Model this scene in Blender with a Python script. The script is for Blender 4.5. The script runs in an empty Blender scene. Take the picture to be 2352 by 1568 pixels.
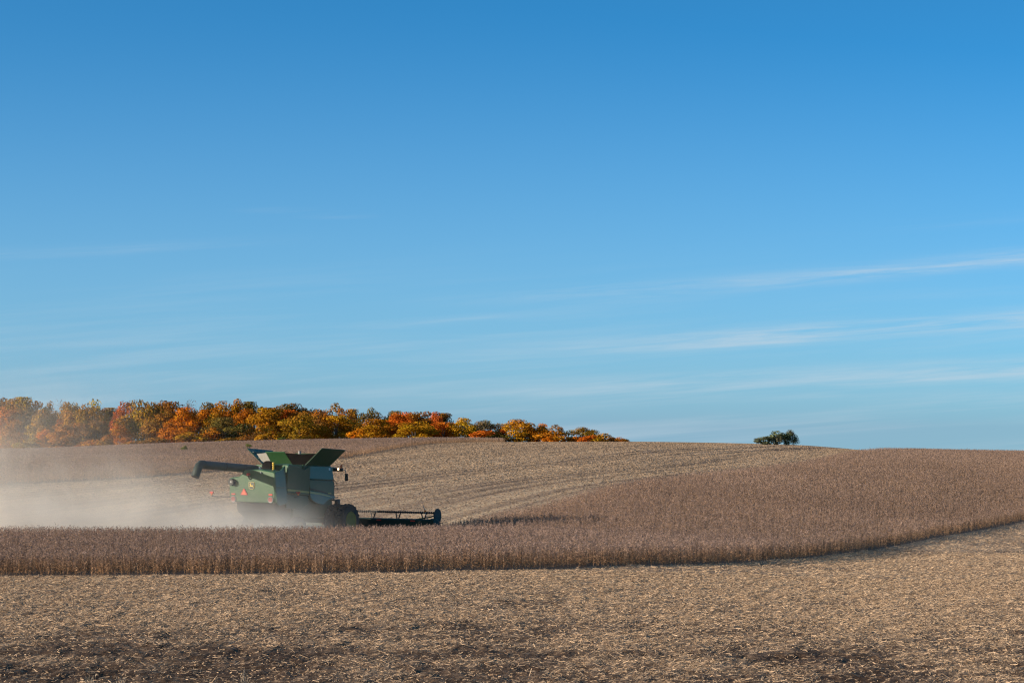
import bpy, bmesh, math, random
import numpy as np
from mathutils import Vector, Matrix

C = bpy.context.scene.collection
rng = np.random.default_rng(7)
random.seed(7)
FPX = 4577.0           # focal length in units of a 2352 px wide picture
EYE_H = 5.8            # eye height above the near field; the eye is at z = 0

# ------------------------------------------------------------------ helpers
def tag(o, label=None, cat=None, group=None, kind=None):
    if label: o['label'] = label
    if cat: o['category'] = cat
    if group: o['group'] = group
    if kind: o['kind'] = kind
    return o

def empty(name, loc, rz=0.0):
    o = bpy.data.objects.new(name, None); C.objects.link(o)
    o.location = loc; o.rotation_euler = (0, 0, rz); o.empty_display_size = 0.3
    return o

def np_mesh(name, V, F, mat, tint=None, smooth=False, attrs=None):
    """V (n,3), F (m,k) arrays -> mesh; tint (m,3) per face colour"""
    me = bpy.data.meshes.new(name)
    V = np.ascontiguousarray(V, dtype=np.float32); F = np.ascontiguousarray(F, dtype=np.int32)
    m, k = F.shape
    me.vertices.add(len(V)); me.vertices.foreach_set('co', V.ravel())
    me.loops.add(m * k); me.loops.foreach_set('vertex_index', F.ravel())
    me.polygons.add(m)
    me.polygons.foreach_set('loop_start', np.arange(0, m * k, k, dtype=np.int32))
    if smooth:
        me.polygons.foreach_set('use_smooth', np.ones(m, dtype=bool))
    me.update(calc_edges=True)
    if tint is not None:
        a = me.attributes.new('tint', 'FLOAT_COLOR', 'FACE')
        t = np.ones((m, 4), dtype=np.float32); t[:, :3] = tint
        a.data.foreach_set('color', t.ravel())
    for nm, vals in (attrs or {}).items():
        a = me.attributes.new(nm, 'FLOAT', 'POINT')
        a.data.foreach_set('value', np.ascontiguousarray(vals, dtype=np.float32))
    me.materials.append(mat)
    return me

def link(name, me, parent=None):
    o = bpy.data.objects.new(name, me); C.objects.link(o)
    if parent: o.parent = parent
    return o

def quads(P, U, W):
    """quads centred at P with half-axes U, W : (n,3) each"""
    V = np.stack([P - U - W, P + U - W, P + U + W, P - U + W], axis=1).reshape(-1, 3)
    F = np.arange(len(V), dtype=np.int32).reshape(-1, 4)
    return V, F

def strips(A, B, w):
    """thin quads from A to B, half-width vector w"""
    V = np.stack([A - w, A + w, B + w * .7, B - w * .7], axis=1).reshape(-1, 3)
    return V, np.arange(len(V), dtype=np.int32).reshape(-1, 4)

def unit(v):
    return v / np.maximum(np.linalg.norm(v, axis=1, keepdims=True), 1e-9)

def rnd_dir(n, up=0.0):
    v = rng.normal(size=(n, 3)); v[:, 2] += up
    return unit(v)

# value noise -----------------------------------------------------------------
def _h(ix, iy, s):
    n = (ix.astype(np.int64) * 374761393 + iy.astype(np.int64) * 668265263 + s * 1442695041) & 0xffffffff
    n = ((n ^ (n >> 13)) * 1274126177) & 0xffffffff
    n = n ^ (n >> 16)
    return (n & 0xffff) / 65535.0

def vnoise(x, y, s=0):
    ix, iy = np.floor(x), np.floor(y); fx, fy = x - ix, y - iy
    fx = fx * fx * fx * (fx * (fx * 6 - 15) + 10); fy = fy * fy * fy * (fy * (fy * 6 - 15) + 10)
    ix = ix.astype(np.int64); iy = iy.astype(np.int64)
    a, b, c, d = _h(ix, iy, s), _h(ix + 1, iy, s), _h(ix, iy + 1, s), _h(ix + 1, iy + 1, s)
    return (a * (1 - fx) + b * fx) * (1 - fy) + (c * (1 - fx) + d * fx) * fy

def fbm(x, y, o=4, s=0, g=.5):
    r, a, t = 0, 1, 0
    for k in range(o):
        r = r + a * vnoise(x * 2**k + k * 17.3, y * 2**k + k * 9.1, s + k); t += a; a *= g
    return r / t

# monotone cubic interpolation --------------------------------------------------
def pchip_slopes(x, V):
    h = np.diff(x); sh = (-1,) + (1,) * (V.ndim - 1)
    hh = h.reshape(sh); d = np.diff(V, axis=0) / hh
    D = np.zeros_like(V)
    w1 = (2 * h[1:] + h[:-1]).reshape(sh); w2 = (h[1:] + 2 * h[:-1]).reshape(sh)
    with np.errstate(all='ignore'):
        m = (w1 + w2) / (w1 / d[:-1] + w2 / d[1:])
    D[1:-1] = np.where(d[:-1] * d[1:] > 0, m, 0.0)
    D[0] = d[0]; D[-1] = d[-1]
    return D

def hermite(x, V, D, q, cols=None):
    q = np.clip(q, x[0], x[-1])
    k = np.clip(np.searchsorted(x, q, side='right') - 1, 0, len(x) - 2)
    h = x[k + 1] - x[k]; t = (q - x[k]) / h
    if cols is None: v0, v1, d0, d1 = V[k], V[k + 1], D[k], D[k + 1]
    else: v0, v1, d0, d1 = V[k, cols], V[k + 1, cols], D[k, cols], D[k + 1, cols]
    if V.ndim == 2 and cols is None: h = h[:, None]; t = t[:, None]
    return (2*t**3 - 3*t**2 + 1) * v0 + (t**3 - 2*t**2 + t) * h * d0 + (-2*t**3 + 3*t**2) * v1 + (t**3 - t**2) * h * d1

def curve(pts):
    a = np.array(sorted(pts), dtype=float); x, v = a[:, 0], a[:, 1]; D = pchip_slopes(x, v)
    return lambda q: hermite(x, v, D, np.asarray(q, dtype=float))

# ------------------------------------------------------------------ terrain: height over (bearing, distance)
BX = np.array([-900, 0, 500, 1000, 1400, 1800, 2100, 2352, 3100], float)   # bearing
TT = [  # distance, ground heights below the eye along the nine bearings
 (3,   [-5.8]*9),
 (45,  [-5.8]*9),
 (60,  [-5.6,-5.62,-5.65,-5.72,-5.78,-5.8,-5.8,-5.8,-5.8]),
 (73,  [-5.66,-5.67,-5.62,-5.62,-5.70,-5.85,-5.95,-5.9,-5.9]),
 (82,  [-5.82,-5.80,-5.76,-5.72,-5.82,-6.05,-6.2,-6.15,-6.1]),
 (97,  [-6.08,-6.08,-6.06,-6.06,-6.22,-6.55,-6.82,-6.75,-6.7]),
 (107, [-6.25,-6.25,-6.25,-6.27,-6.42,-6.85,-7.2,-7.15,-7.1]),
 (113, [-6.45,-6.5,-6.55,-6.5,-6.48,-6.9,-7.4,-7.35,-7.3]),
 (120, [-6.5,-6.6,-6.62,-6.6,-6.42,-6.9,-7.55,-7.6,-7.6]),
 (140, [-6.3,-6.4,-6.4,-6.2,-6.0,-6.6,-7.4,-7.75,-7.9]),
 (160, [-6.0,-6.0,-6.0,-5.75,-5.45,-6.0,-6.9,-7.6,-8.0]),
 (200, [-5.5,-5.4,-5.2,-4.9,-4.75,-5.25,-5.85,-6.5,-7.2]),
 (230, [-5.1,-5.0,-4.8,-4.3,-4.25,-4.75,-5.15,-5.75,-6.4]),
 (250, [-4.8,-4.65,-4.4,-3.85,-3.8,-4.35,-4.75,-5.3,-6.0]),
 (300, [-5.0,-4.85,-4.35,-3.3,-2.98,-3.6,-4.25,-4.65,-5.4]),
 (350, [-5.3,-5.0,-4.2,-2.95,-2.68,-3.2,-4.7,-5.1,-6.0]),
 (400, [-5.7,-5.35,-4.0,-3.1,-3.05,-3.6,-6.0,-7.0,-8.0]),
 (500, [-6.8,-6.5,-4.65,-3.95,-4.6,-5.4,-8.0,-9.0,-10]),
 (650, [-8.5,-8.0,-6.2,-5.7,-6.6,-8.0,-11,-12,-13]),
 (1000,[-14]*9), (3500,[-70]*9), (6000,[-150]*9)]
TY = np.array([r[0] for r in TT], float); TV = np.array([r[1] for r in TT], float)

def zt(x, y):
    x = np.atleast_1d(np.asarray(x, float)); y = np.atleast_1d(np.asarray(y, float))
    shp = np.broadcast(x, y).shape; x = np.broadcast_to(x, shp).ravel(); y = np.broadcast_to(y, shp).ravel()
    b = 1176 + FPX * x / np.maximum(y, 1)
    out = np.empty(len(x)); W = TV.T
    DW = pchip_slopes(BX, W)
    for i in range(0, len(x), 400000):
        s = slice(i, i + 400000)
        V = hermite(BX, W, DW, b[s]).T                    # rows x n
        out[s] = hermite(TY, V, pchip_slopes(TY, V), y[s], np.arange(V.shape[1]))
    return out.reshape(shp)

def zt1(x, y): return float(zt(x, y)[0])
def X(px, Y): return (px - 1176.0) / FPX * Y
def Z(py, Y): return -(py - 980.0) / FPX * Y

# crop outlines: distance as a function of bearing
Yf = curve([(-900,71),(-200,76),(0,76),(600,76.3),(1200,80),(1500,85.5),(1700,93),(1850,104),(2000,120),(2100,130),(2200,141),(2352,160),(2500,185),(2800,240),(3100,330)])
Yb = curve([(-900,106),(-200,107.5),(0,108),(500,108),(700,109.3),(850,111.5),(960,114),(1010,117),(1040,121),(1250,140),(1480,172),(1650,196),(1850,234),(1960,278),(2060,318),(2140,345),(2352,350),(3100,350)])
Yf2 = curve([(-900,160),(-300,172),(0,190),(300,203),(440,215),(650,235),(800,256),(900,300),(1000,345),(1120,400),(1160,425)])
Yb2 = curve([(-900,545),(900,540),(1000,520),(1100,470),(1160,430)])
xedge = curve([(100,-12),(119,-3.8),(140,2.3),(172,11.4),(196,20.3),(234,34.5),(278,47.6),(318,61.4),(400,90)])

# ------------------------------------------------------------------ materials
def new_mat(name):
    m = bpy.data.materials.new(name); m.use_nodes = True
    nt = m.node_tree; nt.nodes.clear()
    out = nt.nodes.new('ShaderNodeOutputMaterial')
    return m, nt, out

class NT:
    def __init__(s, nt): s.nt = nt
    def n(s, t, **kw):
        nd = s.nt.nodes.new(t)
        for k, v in kw.items(): setattr(nd, k, v)
        return nd
    def set(s, sock, v):
        if isinstance(v, bpy.types.NodeSocket): s.nt.links.new(v, sock)
        else: sock.default_value = v
    def math(s, op, a, b=None, c=None, clamp=False):
        nd = s.n('ShaderNodeMath', operation=op); nd.use_clamp = clamp
        s.set(nd.inputs[0], a)
        if b is not None: s.set(nd.inputs[1], b)
        if c is not None: s.set(nd.inputs[2], c)
        return nd.outputs[0]
    def noise(s, vec, scale, detail=3, rough=.55, dist=0.0):
        nd = s.n('ShaderNodeTexNoise'); s.set(nd.inputs['Vector'], vec)
        nd.inputs['Scale'].default_value = scale; nd.inputs['Detail'].default_value = detail
        nd.inputs['Roughness'].default_value = rough; nd.inputs['Distortion'].default_value = dist
        return nd.outputs['Fac']
    def ramp(s, fac, stops, interp='LINEAR'):
        nd = s.n('ShaderNodeValToRGB'); s.set(nd.inputs[0], fac); cr = nd.color_ramp; cr.interpolation = interp
        while len(cr.elements) < len(stops): cr.elements.new(0.5)
        for e, (p, c) in zip(cr.elements, stops):
            e.position = p; e.color = (c[0], c[1], c[2], 1) if hasattr(c, '__len__') else (c, c, c, 1)
        return nd.outputs[0]
    def mix(s, fac, a, b, mode='MIX'):
        nd = s.n('ShaderNodeMix', data_type='RGBA', blend_type=mode)
        s.set(nd.inputs[0], fac); s.set(nd.inputs[6], a); s.set(nd.inputs[7], b)
        return nd.outputs[2]
    def mapv(s, vec, scale=(1,1,1), rot=(0,0,0), loc=(0,0,0)):
        nd = s.n('ShaderNodeMapping'); s.set(nd.inputs[0], vec)
        nd.inputs['Scale'].default_value = scale; nd.inputs['Rotation'].default_value = rot; nd.inputs['Location'].default_value = loc
        return nd.outputs[0]
    def attr(s, name, t='GEOMETRY'):
        nd = s.n('ShaderNodeAttribute'); nd.attribute_name = name; nd.attribute_type = t
        return nd
    def lin(s, v, a, b):   # clamp((v-a)/(b-a))
        nd = s.n('ShaderNodeMapRange'); s.set(nd.inputs[0], v)
        nd.inputs[1].default_value = a; nd.inputs[2].default_value = b
        return nd.outputs[0]
    def smooth(s, v, a, b):
        nd = s.n('ShaderNodeMapRange', interpolation_type='SMOOTHSTEP'); s.set(nd.inputs[0], v)
        nd.inputs[1].default_value = a; nd.inputs[2].default_value = b
        return nd.outputs[0]

def c4(c): return (c[0], c[1], c[2], 1.0)

def paint(name, col, rough=.35, metal=0.0, dust=.35, dustcol=(.30,.25,.19), coat=0.0, nscale=3.0, spec=.35):
    m, nt, out = new_mat(name); g = NT(nt)
    b = g.n('ShaderNodeBsdfPrincipled')
    tc = g.n('ShaderNodeTexCoord').outputs['Object']
    n1 = g.noise(tc, nscale, 5, .6); n2 = g.noise(tc, nscale * 9, 3, .6)
    f = g.math('MULTIPLY', g.lin(g.math('ADD', g.math('MULTIPLY', n1, .75), g.math('MULTIPLY', n2, .25)), .38, .72), dust)
    base = g.mix(g.lin(n2, .3, .7), c4([x * .88 for x in col]), c4([min(1, x * 1.1) for x in col]))
    g.set(b.inputs['Base Color'], g.mix(f, base, c4(dustcol)))
    g.set(b.inputs['Roughness'], g.math('ADD', g.math('MULTIPLY', f, .6), rough, clamp=True))
    b.inputs['Metallic'].default_value = metal; b.inputs['Specular IOR Level'].default_value = spec
    b.inputs['Coat Weight'].default_value = coat; b.inputs['Coat Roughness'].default_value = .09
    nt.links.new(b.outputs[0], out.inputs[0])
    return m

M = {}
M['green'] = paint('green_paint', (.009,.066,.014), .36, dust=.05, coat=.2)
M['mid_green'] = paint('tank_green_paint', (.008,.046,.011), .4, dust=.06)
M['side_green'] = paint('side_green_paint', (.007,.062,.030), .32, dust=.05, coat=.10, spec=.28)
M['dark_green'] = paint('dark_green_paint', (.012,.055,.018), .4, dust=.12)
M['auger'] = paint('auger_paint', (.018,.030,.024), .5, dust=.25, dustcol=(.12,.11,.10))
M['black'] = paint('black_metal', (.012,.012,.013), .5, dust=.22, dustcol=(.12,.10,.085))
M['rubber'] = paint('tyre_rubber', (.012,.012,.014), .75, dust=.25, dustcol=(.10,.085,.07), nscale=6)
M['yellow'] = paint('yellow_paint', (.55,.36,.02), .4, dust=.3)
M['rim'] = paint('rim_paint', (.25,.145,.006), .6, dust=.35, dustcol=(.07,.055,.04))
M['header'] = paint('header_paint', (.007,.022,.014), .5, dust=.2, dustcol=(.05,.045,.035))
M['stripe'] = paint('stripe_yellow', (.34,.27,.06), .4, dust=.3)
M['red'] = paint('red_lens', (.55,.03,.02), .25, dust=.12)
M['tail'] = paint('tail_lens', (.26,.03,.022), .5, dust=.15)
M['orange'] = paint('orange_lens', (.75,.14,.02), .25, dust=.1)
M['smv'] = paint('reflective_orange', (.80,.10,.03), .5, dust=.12)
M['smv_edge'] = paint('reflective_red', (.42,.02,.015), .5, dust=.1)
M['grey'] = paint('grey_steel', (.20,.20,.20), .4, dust=.3, metal=.4)
M['black_fabric'] = paint('black_rubber_sheet', (.006,.0055,.0055), .9, dust=.02, spec=0.0)
M['grey_fabric'] = paint('weathered_sheet', (.30,.28,.25), .85, dust=.35, dustcol=(.16,.14,.12), nscale=8)
M['white'] = paint('white_plastic', (.6,.6,.58), .5, dust=.3)
M['mirror'] = paint('mirror_glass', (.35,.55,.52), .06, dust=.02, metal=.9)
M['glass'] = paint('cab_glass', (.02,.03,.035), .05, dust=.05, coat=1.0)
M['crest'] = paint('badge_dark', (.018,.035,.025), .4, dust=.2)
m, nt, out = new_mat('lamp_glow'); g = NT(nt)
b = g.n('ShaderNodeEmission'); b.inputs[0].default_value = (1,.72,.42,1); b.inputs[1].default_value = 3.5
nt.links.new(b.outputs[0], out.inputs[0]); M['lamp'] = m

def tint_mat(name, trans=.25, rough=.9, objcol=False):
    m, nt, out = new_mat(name); g = NT(nt)
    col = g.attr('tint').outputs['Color']
    if objcol:
        oi = g.n('ShaderNodeObjectInfo'); col = g.mix(1.0, col, oi.outputs['Color'], 'MULTIPLY')
    d = g.n('ShaderNodeBsdfDiffuse'); g.set(d.inputs[0], col)
    t = g.n('ShaderNodeBsdfTranslucent'); g.set(t.inputs[0], col)
    mx = g.n('ShaderNodeMixShader'); mx.inputs[0].default_value = trans
    nt.links.new(d.outputs[0], mx.inputs[1]); nt.links.new(t.outputs[0], mx.inputs[2])
    nt.links.new(mx.outputs[0], out.inputs[0])
    return m
M['crop'] = tint_mat('dry_soybean', .38)
M['straw'] = tint_mat('straw', .1)
M['leaf'] = tint_mat('autumn_leaves', .22, objcol=True)
M['twig'] = tint_mat('twigs', 0)

# bark
m, nt, out = new_mat('bark'); g = NT(nt); b = g.n('ShaderNodeBsdfPrincipled')
g.set(b.inputs['Base Color'], g.ramp(g.noise(g.n('ShaderNodeTexCoord').outputs['Object'], 9, 4), [(.3,(.05,.04,.03)),(.7,(.13,.105,.08))]))
b.inputs['Roughness'].default_value = .9; nt.links.new(b.outputs[0], out.inputs[0]); M['bark'] = m

# field ground
m, nt, out = new_mat('field_soil_and_straw'); g = NT(nt)
pos = g.n('ShaderNodeNewGeometry').outputs['Position']
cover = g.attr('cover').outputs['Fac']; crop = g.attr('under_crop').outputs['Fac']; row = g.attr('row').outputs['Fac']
far = g.attr('far').outputs['Fac']
flat = g.mapv(pos, (1, .45, 1))
fine = g.noise(flat, 5.5, 5, .7); med = g.noise(flat, 1.3, 4, .6)
straws = g.noise(g.mapv(pos, (3.0, 9.0, 3.0), (0,0,.35)), 2.2, 3, .65)
t = g.math('ADD', g.math('MULTIPLY', fine, .5), g.math('ADD', g.math('MULTIPLY', med, .25), g.math('MULTIPLY', straws, .25)))
t = g.math('ADD', t, g.math('MULTIPLY', g.math('SUBTRACT', cover, .5), .34))
# far stubble: cover follows the drill rows
t = g.math('ADD', t, g.math('MULTIPLY', g.math('SUBTRACT', g.math('MULTIPLY', cover, .26), .03), far))
track = g.attr('track').outputs['Fac']
t = g.math('SUBTRACT', t, g.math('MULTIPLY', track, .32))
col = g.ramp(t, [(.33,(.042,.024,.014)),(.43,(.105,.066,.042)),(.52,(.215,.146,.097)),(.63,(.33,.228,.148)),(.78,(.48,.345,.22))])
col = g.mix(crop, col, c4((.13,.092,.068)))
b = g.n('ShaderNodeBsdfPrincipled'); g.set(b.inputs['Base Color'], col); b.inputs['Roughness'].default_value = .95
b.inputs['Specular IOR Level'].default_value = .1
bp = g.n('ShaderNodeBump'); bp.inputs['Strength'].default_value = .8; bp.inputs['Distance'].default_value = .06
g.set(bp.inputs['Height'], fine); nt.links.new(bp.outputs[0], b.inputs['Normal'])
nt.links.new(b.outputs[0], out.inputs[0]); M['field'] = m

# ------------------------------------------------------------------ the field sheet
def far_cover(x, y):
    r = x - xedge(np.clip(y, 100, 400)); r = r + 3.0 * (fbm(x * .03, y * .012, 2, 77) - .5)
    c = .62 + .50 * (fbm(r * .26, y * .010, 3, 61) - .5) + .55 * (fbm(r * 1.15, y * .022, 3, 62) - .5)
    c = c + .30 * (fbm(x * .12, y * .05, 3, 63) - .5)
    c = c + .09 * np.sin(r * 2.6 + 3.0 * fbm(x * .05, y * .02, 2, 64)) + .05 * np.sin(r * .55 + 4 * fbm(x * .04, y * .01, 2, 65))
    return np.clip(c, 0, 1)

def straw_cover(x, y):
    c = .52 + .58 * (fbm(x * .26, y * .10, 4, 3) - .5) + .45 * (fbm(x * .9, y * .5, 3, 11) - .5) + .42 * (fbm(x * .07, y * .75, 3, 13) - .5)
    near = np.clip((61 - y) / 17, 0, 1)
    lx = np.clip((6 - x) / 14, 0, 1)
    c = c + .02 - .50 * near * (.55 + .45 * lx) + .22 * np.clip((y - 54) / 18, 0, 1)
    return np.clip(c, 0, 1)

cols = np.concatenate([np.linspace(-14000, -900, 14), np.linspace(-800, -60, 20), np.arange(-50, 2410, 6.5), np.linspace(2420, 3150, 20), np.linspace(3400, 16000, 14)])
rws = [3.0, 8, 14, 20, 26, 30]
y = 30.0
while y < 190: y *= 1.0036; rws.append(y)
while y < 460: y *= 1.010; rws.append(y)
while y < 6000: y *= 1.06; rws.append(y)
rws = np.array(rws)
GX, GY = np.meshgrid((cols - 1176) / FPX, rws); GXw = GX * GY
gb = np.broadcast_to(cols, GY.shape)
gz = zt(GXw, GY)
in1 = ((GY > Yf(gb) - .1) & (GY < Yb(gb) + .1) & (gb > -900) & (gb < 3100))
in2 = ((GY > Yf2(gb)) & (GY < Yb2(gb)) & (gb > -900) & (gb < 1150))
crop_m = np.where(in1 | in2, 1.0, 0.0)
cov = straw_cover(GXw, GY)
farm = np.clip((GY - 108) / 14, 0, 1) * np.where(in1, 0, 1) * np.where(GY > Yb(gb), 1, 0)
cov = cov * (1 - farm) + farm * far_cover(GXw, GY)
rowc = GXw - xedge(np.clip(GY, 100, 400))
# wheel tracks on the far slope, two curving pairs
def trk(c, w): return np.exp(-((rowc - c) / w) ** 2)
ctr = 6.0 * np.sin((GY - 250) / 55.0)
fade = np.clip((GY - 235) / 35, 0, 1) * np.clip((345 - GY) / 25, 0, 1)
track = (trk(-31 + ctr, .7) + trk(-28.2 + ctr, .7) + trk(-23.5 + ctr, .6) + trk(-20.8 + ctr, .6)) * fade
track += .0 * (trk(-12 + .4 * ctr, .8) + trk(-9 + .4 * ctr, .8)) * np.clip((GY - 180) / 60, 0, 1)
amp = np.clip((200 - GY) / 80, 0, 1) * np.where(in1, .25, 1.0)
lump = (fbm(GXw * 3.0, GY * 2.0, 3, 21, .65) - .5) * .125 + (fbm(GXw * .45, GY * .35, 2, 31) - .5) * .07
lump -= np.clip(.45 - cov, 0, 1) * .08
gz = gz + lump * amp * np.clip((GY - 20) / 10, 0, 1)
nr, nc = GY.shape
idx = np.arange(nr * nc).reshape(nr, nc)
F = np.stack([idx[:-1, :-1], idx[:-1, 1:], idx[1:, 1:], idx[1:, :-1]], axis=-1).reshape(-1, 4)
V = np.stack([GXw, GY, gz], axis=-1).reshape(-1, 3)
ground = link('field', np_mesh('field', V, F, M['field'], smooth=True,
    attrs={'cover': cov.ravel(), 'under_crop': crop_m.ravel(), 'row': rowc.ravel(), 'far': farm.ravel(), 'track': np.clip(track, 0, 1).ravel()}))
tag(ground, 'rolling harvested field of pale straw stubble and dark soil', 'field', kind='structure')

# ------------------------------------------------------------------ standing soybeans
def scatter(fy0, fy1, b0, b1, y0, y1, dens, nmax):
    """points between two distance curves over bearings, dens(y) per square metre"""
    ys = np.linspace(y0, y1, 400); wgt = dens(ys) * ys; cdf = np.cumsum(wgt); tot = cdf[-1] * (ys[1] - ys[0]) * (b1 - b0) / FPX
    n = int(min(tot, nmax)); yy = np.interp(rng.random(n) * cdf[-1], cdf, ys); bb = b0 + (b1 - b0) * rng.random(n)
    k = (yy > fy0(bb)) & (yy < fy1(bb))
    return X(bb[k], yy[k]), yy[k]

def soy(x, y, nb, hs=1.0, wide=1.0, colv=0.0):
    n = len(x); z = zt(x, y)
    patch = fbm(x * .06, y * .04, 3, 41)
    h = (.84 + .09 * rng.normal(size=n)) * hs * (.94 + .12 * patch)
    h = np.clip(h, .45, 1.25)
    base = np.stack([x, y, z - .02], 1)
    lean = rng.normal(size=(n, 3)) * .10; lean[:, 2] = 1; lean = unit(lean)
    tip = base + lean * h[:, None]
    a = rng.random(n) * math.pi
    wv = np.stack([np.cos(a), np.sin(a), np.zeros(n)], 1)
    Vs, Fs, Ts = [], [], []
    v, f = strips(base, tip, wv * (.0050 * wide)); Vs.append(v); Fs.append(f)
    val = (.75 + .5 * rng.random(n)) * (.86 + .3 * patch) * (.80 + .40 * fbm(x * .018 + 3, y * .022, 3, 43))  # broad tone patches: uneven ripeness, plus shading of ground dips put into colour
    red = rng.random(n)
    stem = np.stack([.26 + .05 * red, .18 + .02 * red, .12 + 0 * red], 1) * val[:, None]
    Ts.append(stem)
    off = len(v)
    for k in range(nb):
        fr = .08 + .94 * (k + rng.random(n)) / nb
        fr = np.minimum(fr, 1.0)
        p0 = base + lean * (h * fr)[:, None]
        az = rng.random(n) * 2 * math.pi; up = .25 + .9 * rng.random(n)
        d = unit(np.stack([np.cos(az), np.sin(az), up], 1))
        L = (.045 + .06 * rng.random(n)) * wide
        side = unit(np.cross(d, rnd_dir(n)))
        c = p0 + d * (L * .5)[:, None]
        v, f = quads(c, d * (L * .5)[:, None], side * ((.006 + .006 * rng.random(n)) * wide)[:, None])
        Vs.append(v); Fs.append(f + off); off += len(v)
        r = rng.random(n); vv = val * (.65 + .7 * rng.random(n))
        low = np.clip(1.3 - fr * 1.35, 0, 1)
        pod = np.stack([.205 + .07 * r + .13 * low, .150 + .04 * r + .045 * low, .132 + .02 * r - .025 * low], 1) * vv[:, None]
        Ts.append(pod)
    return np.concatenate(Vs), np.concatenate(Fs), np.concatenate(Ts) * np.array([.97, .965, .98])

def crop_obj(name, sets):
    Vs, Fs, Ts = [], [], []; off = 0
    for v, f, t in sets:
        Vs.append(v); Fs.append(f + off); Ts.append(t); off += len(v)
    return link(name, np_mesh(name, np.concatenate(Vs), np.concatenate(Fs), M['crop'], np.concatenate(Ts)))

jit = lambda f, s: (lambda b: f(b) + s * (vnoise(np.asarray(b) * .11, np.asarray(b) * 0, 5) - .5) * 2)
jag = lambda b: Yf(b) + .35 * (vnoise(np.asarray(b) * .11, np.asarray(b) * 0, 5) - .5) * 2 + .55 * (vnoise(np.asarray(b) * .6, np.asarray(b) * 0, 6) - .5)
sets = []
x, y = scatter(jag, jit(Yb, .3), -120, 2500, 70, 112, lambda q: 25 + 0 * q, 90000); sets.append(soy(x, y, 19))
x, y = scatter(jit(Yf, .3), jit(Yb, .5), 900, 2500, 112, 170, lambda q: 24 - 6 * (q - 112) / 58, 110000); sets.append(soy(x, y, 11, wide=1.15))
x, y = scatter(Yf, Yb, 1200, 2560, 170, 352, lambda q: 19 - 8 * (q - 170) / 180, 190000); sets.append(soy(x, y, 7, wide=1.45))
nearcrop = crop_obj('soybean_crop', sets)
tag(nearcrop, 'standing ripe brown soybean crop in front and right of the combine', 'crop', kind='stuff')
sets = []
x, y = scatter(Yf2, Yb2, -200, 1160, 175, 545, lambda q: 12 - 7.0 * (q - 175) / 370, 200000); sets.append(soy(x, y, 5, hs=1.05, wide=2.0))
farcrop = crop_obj('soybean_crop', sets)
tag(farcrop, 'far strip of uncut soybeans below the autumn trees', 'crop', kind='stuff')

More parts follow.
